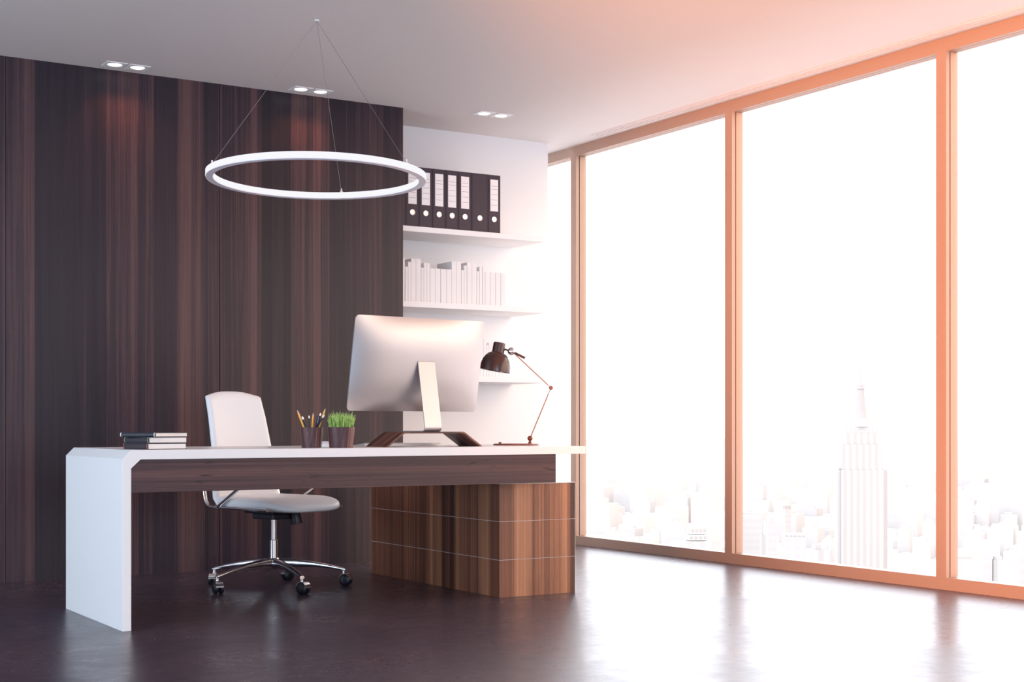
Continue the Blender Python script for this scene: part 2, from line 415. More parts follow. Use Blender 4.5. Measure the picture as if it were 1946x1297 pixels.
# ------------------------------------------------------------------ desk
DX0, DX1, DY0, DY1, DZ = 1.765, 4.086, 5.917, 6.804, .75
desk = thing('office_desk', 'long white desk with a folded side panel and walnut apron', 'desk', (DX0, DY0, 0), world_built=True)
fn = lambda a, b_, t_: (a, t_, b_)
c1 = .037; th = .038
pts = [(DX0, 0), (DX0, DZ-c1), (DX0+c1, DZ), (DX1, DZ), (DX1, DZ-th), (DX0+.0765, DZ-th-.002), (DX0+.037, DZ-.0765), (DX0+.037, 0)]
bm = BM(); prism(bm, pts, DY0, DY1, fn)
obj('desktop', bm, 'desk', desk, bevel=.0012)
bm = BM(); box(bm, DX0+.037, 3.912, DY0+.006, DY0+.034, .572, DZ-th)
box(bm, DX0+.0385, DX0+.07, DY0+.034, DY1-.05, .60, .66); obj('front_apron', bm, 'beam_wood', desk, bevel=.0008)
bm = BM(); box(bm, DX0+.037, 3.912, DY1-.05, DY1-.022, .60, DZ-th); obj('rear_apron', bm, 'beam_wood', desk, bevel=.0008)

# ------------------------------------------------------------------ drawer cabinet under the desk
CX0, CX1, CY0, CY1 = 3.70, 4.154, 6.108, 7.54
cab = thing('drawer_cabinet', 'low walnut drawer cabinet with pale joints carrying the right end of the desk', 'cabinet', (CX0, CY0, 0), world_built=True)
bm = BM(); box(bm, CX0+.0008, CX1, CY0+.002, CY1, 0, .5635); body = obj('body', bm, 'white_edge', cab, bevel=.0005)
for z0, z1 in ((0.0, .1845), (.1865, .3755), (.3775, .5615)):
    bm = BM(); box(bm, CX0-.001, CX1-.0035, CY0-.001, CY0+.018, z0, z1); box(bm, CX0-.001, CX0+.018, CY0+.018, CY1-.002, z0, z1)
    obj('drawer', bm, 'cab_wood', cab, bevel=.0004)

# ------------------------------------------------------------------ shelves
for z0, z1, lb in ((2.097, 2.132, 'white wall shelf under the row of black binders'), (1.614, 1.650, 'white wall shelf carrying the long row of white books'),
                   (1.142, 1.176, 'white wall shelf partly hidden behind the monitor and the desk lamp')):
    bm = BM(); box(bm, WOODX, 5.318, 8.2, WHY, z0, z1)
    o = obj('wall_shelf', bm, 'shelf', bevel=.0012); origin_to(o, (WOODX, 8.2, z0)); tag(o, lb, 'shelf', 'white wall shelves')

# ------------------------------------------------------------------ binders (measured on the plane of their spines)
def on_y(px, py, y):
    d = FW+RT*((px-973)/FPX)+Vector((0, 0, (HORIZON-py)/FPX)); t_ = y/d.y
    return Vector((0, 0, CAMZ))+d*t_
BY = 8.222
def zx(px): return on_y(760+px/4.325, 400, BY).x
BZ = 2.132
bx = [zx(v) for v in (-60, 48, 158, 268, 377, 481, 590, 724, 826)]
bl = ['binder edge', 'black ring binder next to the walnut wall, seen through the ring lamp', 'black ring binder second from the walnut wall, crossed by the ring lamp',
      'black ring binder third from the walnut wall, clear of the ring lamp', 'black ring binder fourth from the walnut wall, with a ruled label',
      'black labelled ring binder just left of the wide one without a label', 'wide black ring binder without a spine label', 'black ring binder at the right end of the row']
bl[0] = 'black ring binder almost hidden by the edge of the walnut wall'
for i in range(8):
    x0, x1 = bx[i]+.001, bx[i+1]-.001; w_ = x1-x0; hgt = .4*.97 if False else .386
    if i == 0: x0 = max(x0, WOODX+.004); w_ = x1-x0
    t = thing('ring_binder', bl[i], 'binder', (x0, BY, BZ), 0, 'black ring binders on the top shelf')
    bm = BM()
    box(bm, 0, .003, .004, .285, 0, hgt); box(bm, w_-.003, w_, .004, .285, 0, hgt)
    box(bm, .0, w_, 0, .006, 0, hgt)
    obj('cover', bm, 'binder', t, bevel=.0012)
    bm = BM(); box(bm, .005, w_-.005, .012, .275, .006, hgt-.012); obj('page_block', bm, 'paper', t)
    if i == 0: continue
    if i != 6:
        lw = .060; cx = w_*.50; lz0, lz1 = .145, .355
        bm = BM(); box(bm, cx-lw/2, cx+lw/2, -.0012, .0, lz0, lz1); lab = obj('spine_label', bm, 'label', t)
        for k in (.040, .075, .110, .145, .166):
            bm = BM(); box(bm, cx-lw/2+.006, cx+lw/2-.006, -.0017, -.001, lz0+k, lz0+k+.0015)
            obj('ruled_line', bm, 'ink', lab)
    cx = w_/2
    bm = BM(); lathe(bm, [(.0, .0), (.0155, .0), (.0155, .0016), (.0185, .0022), (.0185, -.001), (0, -.001)], 28, (cx, -.0002, .092), (0, -1, 0))
    obj('finger_ring', bm, 'ring', t, smooth=True)
    bm = BM()
    for s in (.0045, w_-.0065): box(bm, s, s+.002, -.0006, .0, 0.002, hgt-.002)
    obj('spine_crease', bm, 'binder_edge', t)

# ------------------------------------------------------------------ white books
def book(x0, x1, y0, dep, z0, h_, label, group, mat='bookw'):
    t = thing('book', label, 'book', (x0, y0, z0), 0, group)
    w_ = x1-x0; c_ = .0018
    bm = BM(); prism(bm, [(0, 0), (w_, 0), (w_, dep), (w_-c_, dep), (w_-c_, c_*1.2), (c_, c_*1.2), (c_, dep), (0, dep)], 0, h_, lambda a, b_, t_: (a, b_, t_))
    obj('cover', bm, mat, t, bevel=.0005)
    bm = BM(); box(bm, c_, w_-c_, c_*1.3, dep-.004, .003, h_-.003); obj('page_block', bm, 'paper', t)
    return t
SY = 8.238
def bzx(px): return on_y(760+px/4.325, 500, SY).x
def bzz(px, y): return on_y(760+px/4.325, 300+y/4.325, SY).z
rows = [(16, 41, 825), (45, 67, 895), (68, 91, 855), (92, 131, 830), (132, 173, 832), (175, 197, 903), (198, 221, 865), (222, 247, 865), (249, 291, 910),
        (292, 335, 912), (338, 383, 915), (384, 425, 918), (426, 464, 853), (465, 503, 856), (505, 528, 925), (529, 551, 886), (553, 592, 862), (593, 631, 865),
        (633, 653, 933), (655, 677, 896), (679, 700, 896), (702, 743, 940), (745, 786, 942), (788, 829, 945), (831, 866, 950)]
names = ['white book half hidden by the edge of the walnut wall, on the middle shelf',
 'short thin white book beside the one at the walnut wall', 'thin white book just left of the first tall thick pair',
 'left book of the tall thick pair nearest the walnut wall', 'right book of the tall thick pair nearest the walnut wall',
 'short thin white book right of the first tall thick pair', 'left of two thin equal white books before the first low block of four',
 'right of two thin equal white books before the first low block of four', 'first of the four low thick books in the middle of the shelf',
 'second of the four low thick books in the middle of the shelf', 'third of the four low thick books in the middle of the shelf',
 'fourth of the four low thick books, touching the second tall pair', 'left book of the second tall thick pair, its grey side bare above the low block',
 'right book of the second tall thick pair, middle shelf', 'short thin white book right of the second tall pair',
 'thin white book just left of the third tall thick pair', 'left book of the third tall thick pair, middle shelf', 'right book of the third tall thick pair, middle shelf',
 'short thin white book right of the third tall pair', 'left of two thin equal white books before the last low block',
 'right of two thin equal white books before the last low block', 'first of the last four low thick books on the middle shelf',
 'second of the last four low thick books on the middle shelf', 'third of the last four low thick books on the middle shelf', 'rightmost white book on the middle shelf']
for (a, b_, ty), nm in zip(rows, names):
    xa = max(bzx(a), WOODX+.002)
    book(xa, bzx(b_)-.0006, SY, random.uniform(.19, .21), 1.650, bzz((a+b_)/2, ty)-1.650, nm, 'white books on the middle shelf')
# lower shelf, between the monitor and the lamp
lo = [(905, 912, 640), (912.4, 918.6, 648), (919, 924.5, 643), (925, 929, 656), (929.4, 935, 652), (935.4, 941, 652), (941.4, 948, 652), (948.4, 955, 654), (955.4, 961, 655)]
ln = ['white book on the lower shelf mostly behind the monitor edge', 'white book on the lower shelf right at the monitor edge', 'tallest white book on the lower shelf beside the monitor',
 'thin white book on the lower shelf left of the lamp shade', 'white book on the lower shelf behind the left of the lamp shade', 'white book on the lower shelf behind the middle of the lamp shade',
 'white book on the lower shelf behind the cap of the lamp shade', 'white book on the lower shelf, second from its right end', 'rightmost white book on the lower shelf, behind the lamp']
for (a, b_, ty), nm in zip(lo, ln):
    book(on_y(a, 690, SY).x, on_y(b_, 690, SY).x, SY, .2, 1.176, on_y(a, ty, SY).z-1.176, nm, 'white books on the lower shelf')

# ------------------------------------------------------------------ stacked books on the desk
def desk_book(px, z0, h_, ang, ls, lp, cover, bandc, label):
    d = {.75: 6.06}.get(z0, 6.06)
    p = at(px, 800, 6.08); p.z = z0
    t = thing('hardcover_book', label, 'book', p, -YAW+math.radians(ang), 'books stacked on the desk')
    # local x: along the page end to the right; local y: along the spine away from the viewer
    c_ = .0024; r_ = .004
    bm = BM()
    prof = [(lp, 0), (lp, c_), (r_, c_), (c_, h_*.3), (c_*.8, h_*.7), (r_, h_-c_), (lp, h_-c_), (lp, h_), (r_*.5, h_), (-.002, h_*.72), (-.002, h_*.28), (r_*.5, 0)]
    prism(bm, prof, 0, ls, lambda a, b_, t_: (a, t_, b_)); obj('cover', bm, cover, t, bevel=.0004)
    bm = BM(); box(bm, .0045, lp-.004, .003, ls-.003, c_, h_-c_); obj('page_block', bm, 'paper', t)
    for y_ in (.004, ls-.008):
        bm = BM(); prism(bm, [(r_*.5-.001, .0005), (-.0028, h_*.28), (-.0028, h_*.72), (r_*.5-.001, h_-.0005), (.003, h_-.0005), (.003, .0005)], y_, y_+.004, lambda a, b_, t_: (a, t_, b_))
        obj('spine_band', bm, bandc, t)
    return t
M['band_red'] = plain('red_band', (.45, .10, .09), .6); M['band_green'] = plain('green_band', (.24, .36, .20), .6); M['band_white'] = plain('pale_band', (.75, .78, .75), .6)
desk_book(281, .7503, .0262, 42, .22, .184, 'cover_brown', 'band_red', 'dark book with red spine bands at the bottom of the desk stack')
desk_book(282.8, .7768, .0260, 42, .22, .182, 'cover_char', 'band_green', 'dark book with green spine bands in the middle of the desk stack')
desk_book(295.5, .8031, .0190, 58, .212, .190, 'cover_navy', 'band_white', 'thin dark book with pale spine bands turned askew on top of the desk stack')

# ------------------------------------------------------------------ bent walnut riser
RX0, RX1, RY0, RY1 = 3.068, 3.600, 6.10, 6.315
ri = thing('monitor_riser', 'bent walnut plywood riser under the monitor', 'monitor stand', (RX0, RY0, DZ), world_built=True)
zt = .822; tt = .008
def arc(cx, cz, r_, a0, a1, n=7): return [(cx+r_*math.cos(math.radians(a0+(a1-a0)*i/n)), cz+r_*math.sin(math.radians(a0+(a1-a0)*i/n))) for i in range(n+1)]
sl = math.degrees(math.atan2(zt-DZ, .098))
ro = .035
tl_ = math.radians(sl/2)
bxl = RX0+.098; bxr = RX1-.104
outer = [(RX0, DZ)] + arc(bxl+ro*math.tan(tl_), zt-ro, ro, 90+sl, 90) + arc(bxr-ro*math.tan(tl_), zt-ro, ro, 90, 90-sl) + [(RX1, DZ)]
ro2 = ro-tt
inner = [(RX1-.0135, DZ)] + arc(bxr-ro*math.tan(tl_), zt-ro, ro2, 90-sl, 90) + arc(bxl+ro*math.tan(tl_), zt-ro, ro2, 90, 90+sl) + [(RX0+.0135, DZ)]
bm = BM(); prism(bm, outer+inner, RY0, RY1, fn); obj('shell', bm, 'riser_wood', ri, smooth=True, angle=25)

# ------------------------------------------------------------------ monitor (seen from behind)
mon = thing('desktop_monitor', 'large silver flat monitor seen from behind on a walnut riser', 'monitor', (3.291, 6.25, .922-.1), .119)
mw, mh, tilt = .760, .457, .176
def mp(a, b_, c_):     # a across, b up the panel, c behind (towards the viewer)
    return Vector((a, -c_*math.cos(tilt)-b_*math.sin(tilt), .1+b_*math.cos(tilt)-c_*math.sin(tilt)*0.6))
bm = BM(); nx, ny = 48, 32; grid = []
rc = .022
def rr_clip(a, b_):
    "keep (a, b) inside a rounded rectangle"
    hx, hy = mw/2, mh/2; x_, y_ = a, b_-mh/2
    qx, qy = abs(x_)-(hx-rc), abs(y_)-(hy-rc)
    if qx > 0 and qy > 0:
        l_ = math.hypot(qx, qy)
        if l_ > rc: x_ = math.copysign(hx-rc+qx/l_*rc, x_); y_ = math.copysign(hy-rc+qy/l_*rc, y_)
    return x_, y_+mh/2
for j in range(ny+1):
    row = []
    for i in range(nx+1):
        # denser lines near the border
        s = -math.cos(PI*i/nx); t_ = -math.cos(PI*j/ny)
        a, b_ = rr_clip(s*mw/2, (t_+1)/2*mh)
        u_, v_ = abs(s), abs(t_)
        bul = .006+.040*(1-u_**3.2)*(1-v_**3.0)
        row.append(bm.verts.new(mp(a, b_, bul)))
    grid.append(row)
for j in range(ny):
    for i in range(nx): bm.faces.new((grid[j][i], grid[j][i+1], grid[j+1][i+1], grid[j+1][i]))
border = grid[0][:] + [grid[j][nx] for j in range(1, ny+1)] + grid[ny][:-1][::-1] + [grid[j][0] for j in range(ny-1, 0, -1)]
def abof(s, t_): return rr_clip(s*mw/2, (t_+1)/2*mh)
st = [(-math.cos(PI*i/nx), -1) for i in range(nx+1)] + [(1, -math.cos(PI*j/ny)) for j in range(1, ny+1)] + [(-math.cos(PI*i/nx), 1) for i in range(nx)][::-1] + [(-1, -math.cos(PI*j/ny)) for j in range(ny-1, 0, -1)]
front = [bm.verts.new(mp(*abof(s, t_), 0.0)) for s, t_ in st]
n = len(border)
for k in range(n): bm.faces.new((border[k], border[(k+1) % n], front[(k+1) % n], front[k]))
bm.faces.new(front)
bmesh.ops.remove_doubles(bm, verts=bm.verts, dist=1e-5)
obj('casing', bm, 'alu', mon, smooth=True, angle=50)
bm = BM(); v = [mp(-mw/2+.006, .05, -.0005), mp(mw/2-.006, .05, -.0005), mp(mw/2-.006, mh-.006, -.0005), mp(-mw/2+.006, mh-.006, -.0005)]
v2 = [p+Vector((0, .001, 0)) for p in v]
vv = [bm.verts.new(p) for p in v+v2]
for q in ((0, 1, 2, 3), (4, 5, 6, 7), (0, 1, 5, 4), (1, 2, 6, 5), (2, 3, 7, 6), (3, 0, 4, 7)): bm.faces.new([vv[i] for i in q])
obj('screen', bm, 'screen', mon)
# L-shaped foot: one bent aluminium sheet
sw = .049; sx = .018
att = mp(0, .252, .040)
pr = [(att.y+.012, att.z+.003), (att.y-.003, att.z+.002)] 
botz = .0015; by = -.148
path = [Vector((0, att.y+.02, att.z+.003)), Vector((0, att.y+.004, att.z+.002)), Vector((0, att.y-.006, att.z-.006))]
end = Vector((0, by, .022))
path += [path[-1].lerp(end, k/8) for k in range(1, 9)]
for k in range(1, 8):
    a = math.radians(180+90*k/7); path.append(Vector((0, by+.020+.020*math.cos(a), .0225+.020*math.sin(a))))
path += [Vector((0, .05*k-.11, .0025)) for k in range(1, 4)]
bm = BM(); th2 = .0045; prev = None
rows_ = []
for i, p in enumerate(path):
    d = (path[min(i+1, len(path)-1)]-path[max(i-1, 0)]).normalized(); nrm = Vector((0, d.z, -d.y))
    rows_.append([bm.verts.new(p+Vector((s*sw+sx, 0, 0))+nrm*o2) for s, o2 in ((-1, th2/2), (1, th2/2), (1, -th2/2), (-1, -th2/2))])
for a, b_ in zip(rows_, rows_[1:]):
    for k in range(4): bm.faces.new((a[k], a[(k+1) % 4], b_[(k+1) % 4], b_[k]))
bm.faces.new(rows_[0]); bm.faces.new(rows_[-1])
obj('foot', bm, 'alu_stand', mon, smooth=True, angle=40)

# ------------------------------------------------------------------ keyboard and mouse
kb = thing('keyboard', 'flat silver keyboard lying behind the walnut riser', 'keyboard', (3.115, 6.42, DZ+.0005))
bm = BM(); prism(bm, [(0, 0), (0, .012), (.012, .0135), (.115, .005), (.115, 0)], 0, .425, lambda a, b_, t_: (t_, a, b_)); obj('case', bm, 'alu_stand', kb, bevel=.001)
proto = None
for r_ in range(4):
    for c_ in range(13):
        if proto is None:
            bm = BM(); box(bm, 0, .0265, 0, .019, 0, .002); proto = k_ = obj('key', bm, 'acrylic', kb, bevel=.0006)
        else: k_ = proto.copy(); COL.objects.link(k_)
        k_.location = (.012+c_*.031, .018+r_*.0235, .0132-r_*.0019)
        k_.rotation_euler = (-.083, 0, 0)
ms = thing('computer_mouse', 'white computer mouse lying between the pencil cup and the grass pot', 'mouse', (2.893, 6.40, DZ+.0005), -.1)
bm = BM(); nn = 14
ringv = []
for j in range(9):
    e = j/8; zz = .026*math.sin(e*PI/2); k = math.cos(e*PI/2)**.6
    if j == 8: ringv.append([bm.verts.new((0, 0, .026))]); break
    ringv.append([bm.verts.new((.032*k*math.cos(2*PI*i/28), .055*k*math.sin(2*PI*i/28), zz)) for i in range(28)])
for a, b_ in zip(ringv, ringv[1:]):
    for i in range(28):
        if len(b_) == 1: bm.faces.new((a[i], a[(i+1) % 28], b_[0]))
        else: bm.faces.new((a[i], a[(i+1) % 28], b_[(i+1) % 28], b_[i]))
bm.faces.new(ringv[0]); obj('shell', bm, 'acrylic', ms, smooth=True, angle=60)
bm = BM(); lathe(bm, [(0, -.003), (.007, -.003), (.007, .003), (0, .003)], 16, (0, .028, .0195), (1, 0, 0)); obj('scroll_wheel', bm, 'black', ms, smooth=True)

# ------------------------------------------------------------------ pencil cup, pencils, pot of grass
cc = at(592, 811, 6.62); cc.z = DZ+.0004
cup = thing('pencil_cup', 'walnut cup full of pencils beside the pot of grass', 'cup', cc)
bm = BM(); lathe(bm, [(0, 0), (.0455, 0), (.0525, .094), (.0480, .094), (.0415, .006), (0, .006)], 40); obj('wall', bm, 'cup_wood', cup, smooth=True)
P0 = 550; S_ = 12.973
def pencil(tipx, tipy, rx, fwd, kind, label, rad=.0042):
    "tip and rim crossing are pixel places on the vertical plane of the cup"
    tip = at(P0+tipx/S_, 760+tipy/S_, 6.62+fwd); rim = at(P0+rx/S_, 812.5, 6.62+fwd*.6)
    d = (tip-rim).normalized()
    low = rim-d*((rim.z-(DZ+.0095))/d.z)
    t = thing('pencil' if kind != 'pen' else 'pen', label, 'pencil' if kind != 'pen' else 'pen', low, 0, 'pencils in the walnut cup')
    Lh = (tip-low).length; o = Vector((0, 0, 0))
    if kind == 'yellow':
        bm = BM(); lathe(bm, [(0, 0), (rad, 0), (rad, Lh-.02)], 6, o, d); lathe(bm, [(rad, Lh-.02), (0, Lh-.02)], 6, o, d); bmesh.ops.remove_doubles(bm, verts=bm.verts, dist=1e-6); obj('shaft', bm, 'pencil_y', t)
        bm = BM(); lathe(bm, [(0, Lh-.02), (rad, Lh-.02), (.0011, Lh-.004), (0, Lh-.004)], 14, o, d); obj('cone', bm, 'pencil_wood', t, smooth=True)
        bm = BM(); lathe(bm, [(0, Lh-.0042), (.0011, Lh-.0042), (0, Lh)], 10, o, d); obj('lead', bm, 'pencil_k', t)
    elif kind in ('black', 'pinktop'):
        bm = BM(); lathe(bm, [(0, 0), (rad*.9, 0), (rad*.9, Lh-.014), (0, Lh-.014)], 6, o, d); obj('shaft', bm, 'pencil_k', t)
        bm = BM(); lathe(bm, [(0, Lh-.014), (rad, Lh-.014), (rad, Lh-.004), (0, Lh-.004)], 14, o, d); obj('ferrule', bm, 'ferrule', t, smooth=True)
        bm = BM(); lathe(bm, [(0, Lh-.0045), (rad*.85, Lh-.0045), (rad*.8, Lh-.001), (0, Lh)], 14, o, d); obj('eraser', bm, 'pink' if kind == 'pinktop' else 'paper', t, smooth=True)
    else:
        bm = BM(); lathe(bm, [(0, 0), (rad*.7, 0), (rad*1.15, .02), (rad*1.15, Lh-.012), (rad, Lh-.003), (0, Lh)], 16, o, d); obj('barrel', bm, 'pencil_p', t, smooth=True)
        u_, w_2 = frame_of(d); q = RT*(rad*1.5)
        bm = BM(); tube(bm, [q+d*(Lh-.035), q+d*(Lh-.006)], .0008, 6); obj('clip', bm, 'ferrule', t)
pencil(188, 245, 350, -.012, 'yellow', 'yellow pencil leaning out furthest to the left')
pencil(312, 415, 410, -.020, 'black', 'black pencil with pale end, leaning left beside the yellow one')
pencil(480, 390, 518, .020, 'black', 'thin dark pencil with pale end, almost upright in the cup', .003)
pencil(590, 310, 562, -.024, 'yellow', 'upright yellow pencil in the middle of the cup')
pencil(690, 395, 640, -.010, 'pen', 'dark purple pen with a clip, right of the upright yellow pencil')
pencil(775, 325, 690, .014, 'pinktop', 'black pencil with a pink eraser in the cup')
pencil(893, 205, 728, -.002, 'yellow', 'tallest yellow pencil leaning right out of the cup')
pencil(860, 378, 682, -.026, 'black', 'black pencil with pale end leaning right in front of the tall yellow one')

pcx = at(648.5, 811, 6.62); pcx.z = DZ+.0004
pot = thing('grass_pot', 'round walnut pot of fresh green wheatgrass on the desk', 'potted plant', pcx)
bm = BM(); lathe(bm, [(0, 0), (.0545, 0), (.0625, .0945), (.0575, .0945), (.050, .006), (0, .006)], 44); obj('pot', bm, 'cup_wood', pot, smooth=True)
bm = BM(); lathe(bm, [(0, .0065), (.051, .0065), (.0565, .083), (.03, .088), (0, .089)], 32); obj('soil', bm, 'soil', pot, smooth=True)
bm = BM()
for k in range(400):
    r_ = .056*math.sqrt(random.random()); a = random.uniform(0, 2*PI); x_, y_ = r_*math.cos(a), r_*math.sin(a)
    h_ = random.uniform(.045, .082)*(1-.10*(r_/.056)**3)*(1.16 if random.random() < .07 else 1); b0 = random.uniform(0, 2*PI); w_ = random.uniform(.0011, .0022)
    lean = Vector((x_, y_, 0))*random.uniform(.0, .26)+Vector((random.gauss(0, .006), random.gauss(0, .006), 0))
    s = Vector((math.cos(b0), math.sin(b0), 0))*w_; prev = None
    for q in range(5):
        e = q/4; p = Vector((x_, y_, .084+h_*e))+lean*(e**1.8)
        if q < 4: cur = (bm.verts.new(p-s*(1-e*.6)), bm.verts.new(p+s*(1-e*.6)), )
        else: cur = (bm.verts.new(p),)
        if prev: bm.faces.new((prev[0], prev[1], cur[1], cur[0]) if len(cur) == 2 else (prev[0], prev[1], cur[0]))
        prev = cur
o = obj('grass', bm, 'grass', pot); o['kind'] = 'stuff'
sm = o.modifiers.new('thickness', 'SOLIDIFY'); sm.thickness = .0003

# ------------------------------------------------------------------ desk lamp
LD = 7.50
def lp(px, py): return at(px, py, LD)
lbase = lp(980.5, 811); lbase.z = DZ+.0004
la = thing('desk_lamp', 'dark articulated desk lamp with a dome shade behind the monitor', 'desk lamp', lbase)
lo_ = Vector(lbase)
rl = lambda px, py: lp(px, py)-lo_
bm = BM(); lathe(bm, [(0, 0), (.116, 0), (.1185, .002), (.1185, .006), (.114, .0085), (0, .0085)], 56); obj('base', bm, 'lamp_joint', la, smooth=True)
p = rl(950.5, 811); bm = BM(); lathe(bm, [(0, 0), (.008, 0), (.008, .006), (.0065, .008), (0, .008)], 20, (p.x, p.y, .0085)); obj('switch', bm, 'lamp_joint', la, smooth=True)
p = rl(1007.3, 833.5)
bm = BM(); lathe(bm, [(0, 0), (.0105, 0), (.006, .012), (.006, .022), (0, .022)], 20, (p.x, p.y, .0085)); sphere(bm, p, .0137); obj('lower_joint', bm, 'lamp_joint', la, smooth=True)
q = rl(1047, 737.5); bm = BM(); tube(bm, [p, q], .0030, 10); obj('lower_arm', bm, 'lamp_rod', la, smooth=True)
bm = BM(); sphere(bm, q, .0115); lathe(bm, [(0, -.013), (.008, -.013), (.008, .013), (0, .013)], 18, q, FW); obj('elbow_joint', bm, 'lamp_joint', la, smooth=True)
h_ = rl(972, 668); bm = BM(); tube(bm, [q, rl(976, 671)], .0027, 10); obj('upper_arm', bm, 'lamp_rod', la, smooth=True)
bm = BM(); sphere(bm, h_, .0205); obj('head_joint', bm, 'chrome', la, smooth=True)
bm = BM(); tube(bm, [rl(976, 670), rl(997.5, 681)], .0062, 14); obj('handle', bm, 'lamp', la, smooth=True)
bm = BM(); tube(bm, [rl(957, 663.5), rl(966, 666.5)], .0045, 12); obj('neck', bm, 'lamp', la, smooth=True)
ctop = rl(950, 652); cbot = rl(940.5, 705.5); ax = (cbot-ctop).normalized(); Ls = (cbot-ctop).length
prof_o = [(.0, -.002), (.026, -.002), (.0315, .001), (.0325, .006), (.0325, .044), (.0335, .050), (.050, .060), (.063, .074), (.073, .092), (.079, .115), (.081, Ls-.006), (.0815, Ls)]
prof_i = [(r_-.0022, z_) for r_, z_ in prof_o[:3:-1]] + [(0, .046)]
bm = BM(); lathe(bm, prof_o+prof_i, 56, ctop, ax); shade = obj('shade', bm, 'lamp', la, smooth=True)
bm = BM(); sphere(bm, ctop+ax*(.095), .024); obj('bulb', bm, 'acrylic', la, smooth=True)

# ------------------------------------------------------------------ office chair (local: +y front, +x the sitter's right)
ch = thing('office_chair', 'white leather office chair with chrome arms and castor base behind the desk', 'chair', (2.929, 7.13, 0), math.radians(198))
# seat
bm = BM(); nu, nv = 56, 18; rings = []
def seat_pt(a, e):
    ce, se = math.cos(e), math.sin(e); sg = lambda v_, p_: math.copysign(abs(v_)**p_, v_)
    x_ = .246*sg(math.cos(a), .48)*abs(ce)**.55; y_ = .040+.288*sg(math.sin(a), .48)*abs(ce)**.55
    half = .042*(1-.15*max(0, y_/.33)**2)
    z_ = .446+half*sg(se, .8)
    z_ += -.020*max(0, (y_-.14)/.18)**2 - .012*math.cos(x_/.246*PI/2)*math.cos(max(-1, min(1, (y_-.04)/.29))*PI/2)*(1 if se > 0 else 0)
    z_ += .012*max(0, (-y_-.12)/.14)
    z_ += .012*(x_/.246)**2*(1 if se > 0 else .3)
    return (x_, y_, z_)
for j in range(nv+1):
    e = -PI/2+PI*j/nv
    rings.append([bm.verts.new(seat_pt(2*PI*i/nu, e)) for i in range(nu)] if 0 < j < nv else [bm.verts.new(seat_pt(0.785, e))])
for a, b_ in zip(rings, rings[1:]):
    for i in range(nu):
        k = (i+1) % nu
        if len(a) == 1: bm.faces.new((a[0], b_[k], b_[i]))
        elif len(b_) == 1: bm.faces.new((a[i], a[k], b_[0]))
        else: bm.faces.new((a[i], a[k], b_[k], b_[i]))
obj('seat', bm, 'leather', ch, smooth=True, angle=180)
# backrest
def back_c(z_):   # centre line and half width by height
    pts_ = [(.43, -.212, .214), (.47, -.240, .220), (.56, -.258, .212), (.74, -.280, .198), (.90, -.318, .189), (1.05, -.366, .180)]
    for (z0, y0, w0), (z1, y1, w1) in zip(pts_, pts_[1:]):
        if z_ <= z1:
            k = (z_-z0)/(z1-z0); return y0+(y1-y0)*k, w0+(w1-w0)*k
    return pts_[-1][1], pts_[-1][2]
bm = BM(); NI, NJ = 28, 30; F_, B_ = [], []
for j in range(NJ+1):
    fr_, br = [], []
    for i in range(NI+1):
        s = -1+2*i/NI; tj = j/NJ
        ztop = 1.012+.026*math.cos(abs(s)**1.4*PI*.5)**1.3 - .005*max(0, abs(s)-.94)/.06
        z_ = .43+(ztop-.43)*tj
        y_, w_ = back_c(z_)
        cur = .020*s*s
        edge = min(1, (1-abs(s))/.10, (1-tj)/.04+.0)
        tk = .008+.012*math.sqrt(max(0, 1-(1-edge)**2))
        fr_.append(bm.verts.new((s*w_, y_+cur+tk, z_))); br.append(bm.verts.new((s*w_, y_+cur-tk, z_)))
    F_.append(fr_); B_.append(br)
for G in (F_, B_):
    for j in range(NJ):
        for i in range(NI): bm.faces.new((G[j][i], G[j][i+1], G[j+1][i+1], G[j+1][i]))
for j in range(NJ):
    for i in (0, NI): bm.faces.new((F_[j][i], F_[j+1][i], B_[j+1][i], B_[j][i]))
for i in range(NI):
    for j in (0, NJ): bm.faces.new((F_[j][i], F_[j][i+1], B_[j][i+1], B_[j][i]))
obj('backrest', bm, 'leather', ch, smooth=True, bevel=0, angle=80)
def rnd(pts_, r_, n=6):
    "polyline with rounded corners"
    pts_ = [Vector(p) for p in pts_]; out = [pts_[0]]
    for a, b_, c_ in zip(pts_, pts_[1:], pts_[2:]):
        d1 = (a-b_); d2 = (c_-b_); k = min(r_, d1.length*.45, d2.length*.45); s = b_+d1.normalized()*k; e = b_+d2.normalized()*k
        for i in range(n+1):
            t_ = i/n; out.append(s*(1-t_)**2+b_*2*t_*(1-t_)+e*t_*t_)
    out.append(pts_[-1]); return out
for s in (1, -1):
    X = s*.252
    bm = BM(); tube(bm, rnd([(X, .250, .426), (X, -.240, .428), (X*.97, -.272, .55), (X*.90, -.288, .66)], .075, 10), .0115, 14, ry=.75)
    obj('side_tube', bm, 'chrome', ch, smooth=True, angle=60)
    bm = BM(); tube(bm, rnd([(X*1.03, -.135, .43), (X*1.08, .125, .575), (X*1.12, .165, .655), (X*1.08, -.10, .665), (X*.93, -.272, .655)], .05, 8), .0115, 14, ry=.75)
    arm = obj('armrest', bm, 'chrome', ch, smooth=True, angle=60)
    bm = BM(); lathe(bm, [(0, -.007), (.010, -.007), (.010, .005), (.008, .007), (0, .007)], 18, (X*1.035, -.135, .43), (s, 0, 0)); obj('pivot', bm, 'chrome', arm, smooth=True)
    bm = BM(); tube(bm, [(X*1.10, .13, .668), (X*1.105, .06, .674), (X*1.07, -.12, .674)], .014, 12, ry=.6); obj('arm_pad', bm, 'black', arm, smooth=True)
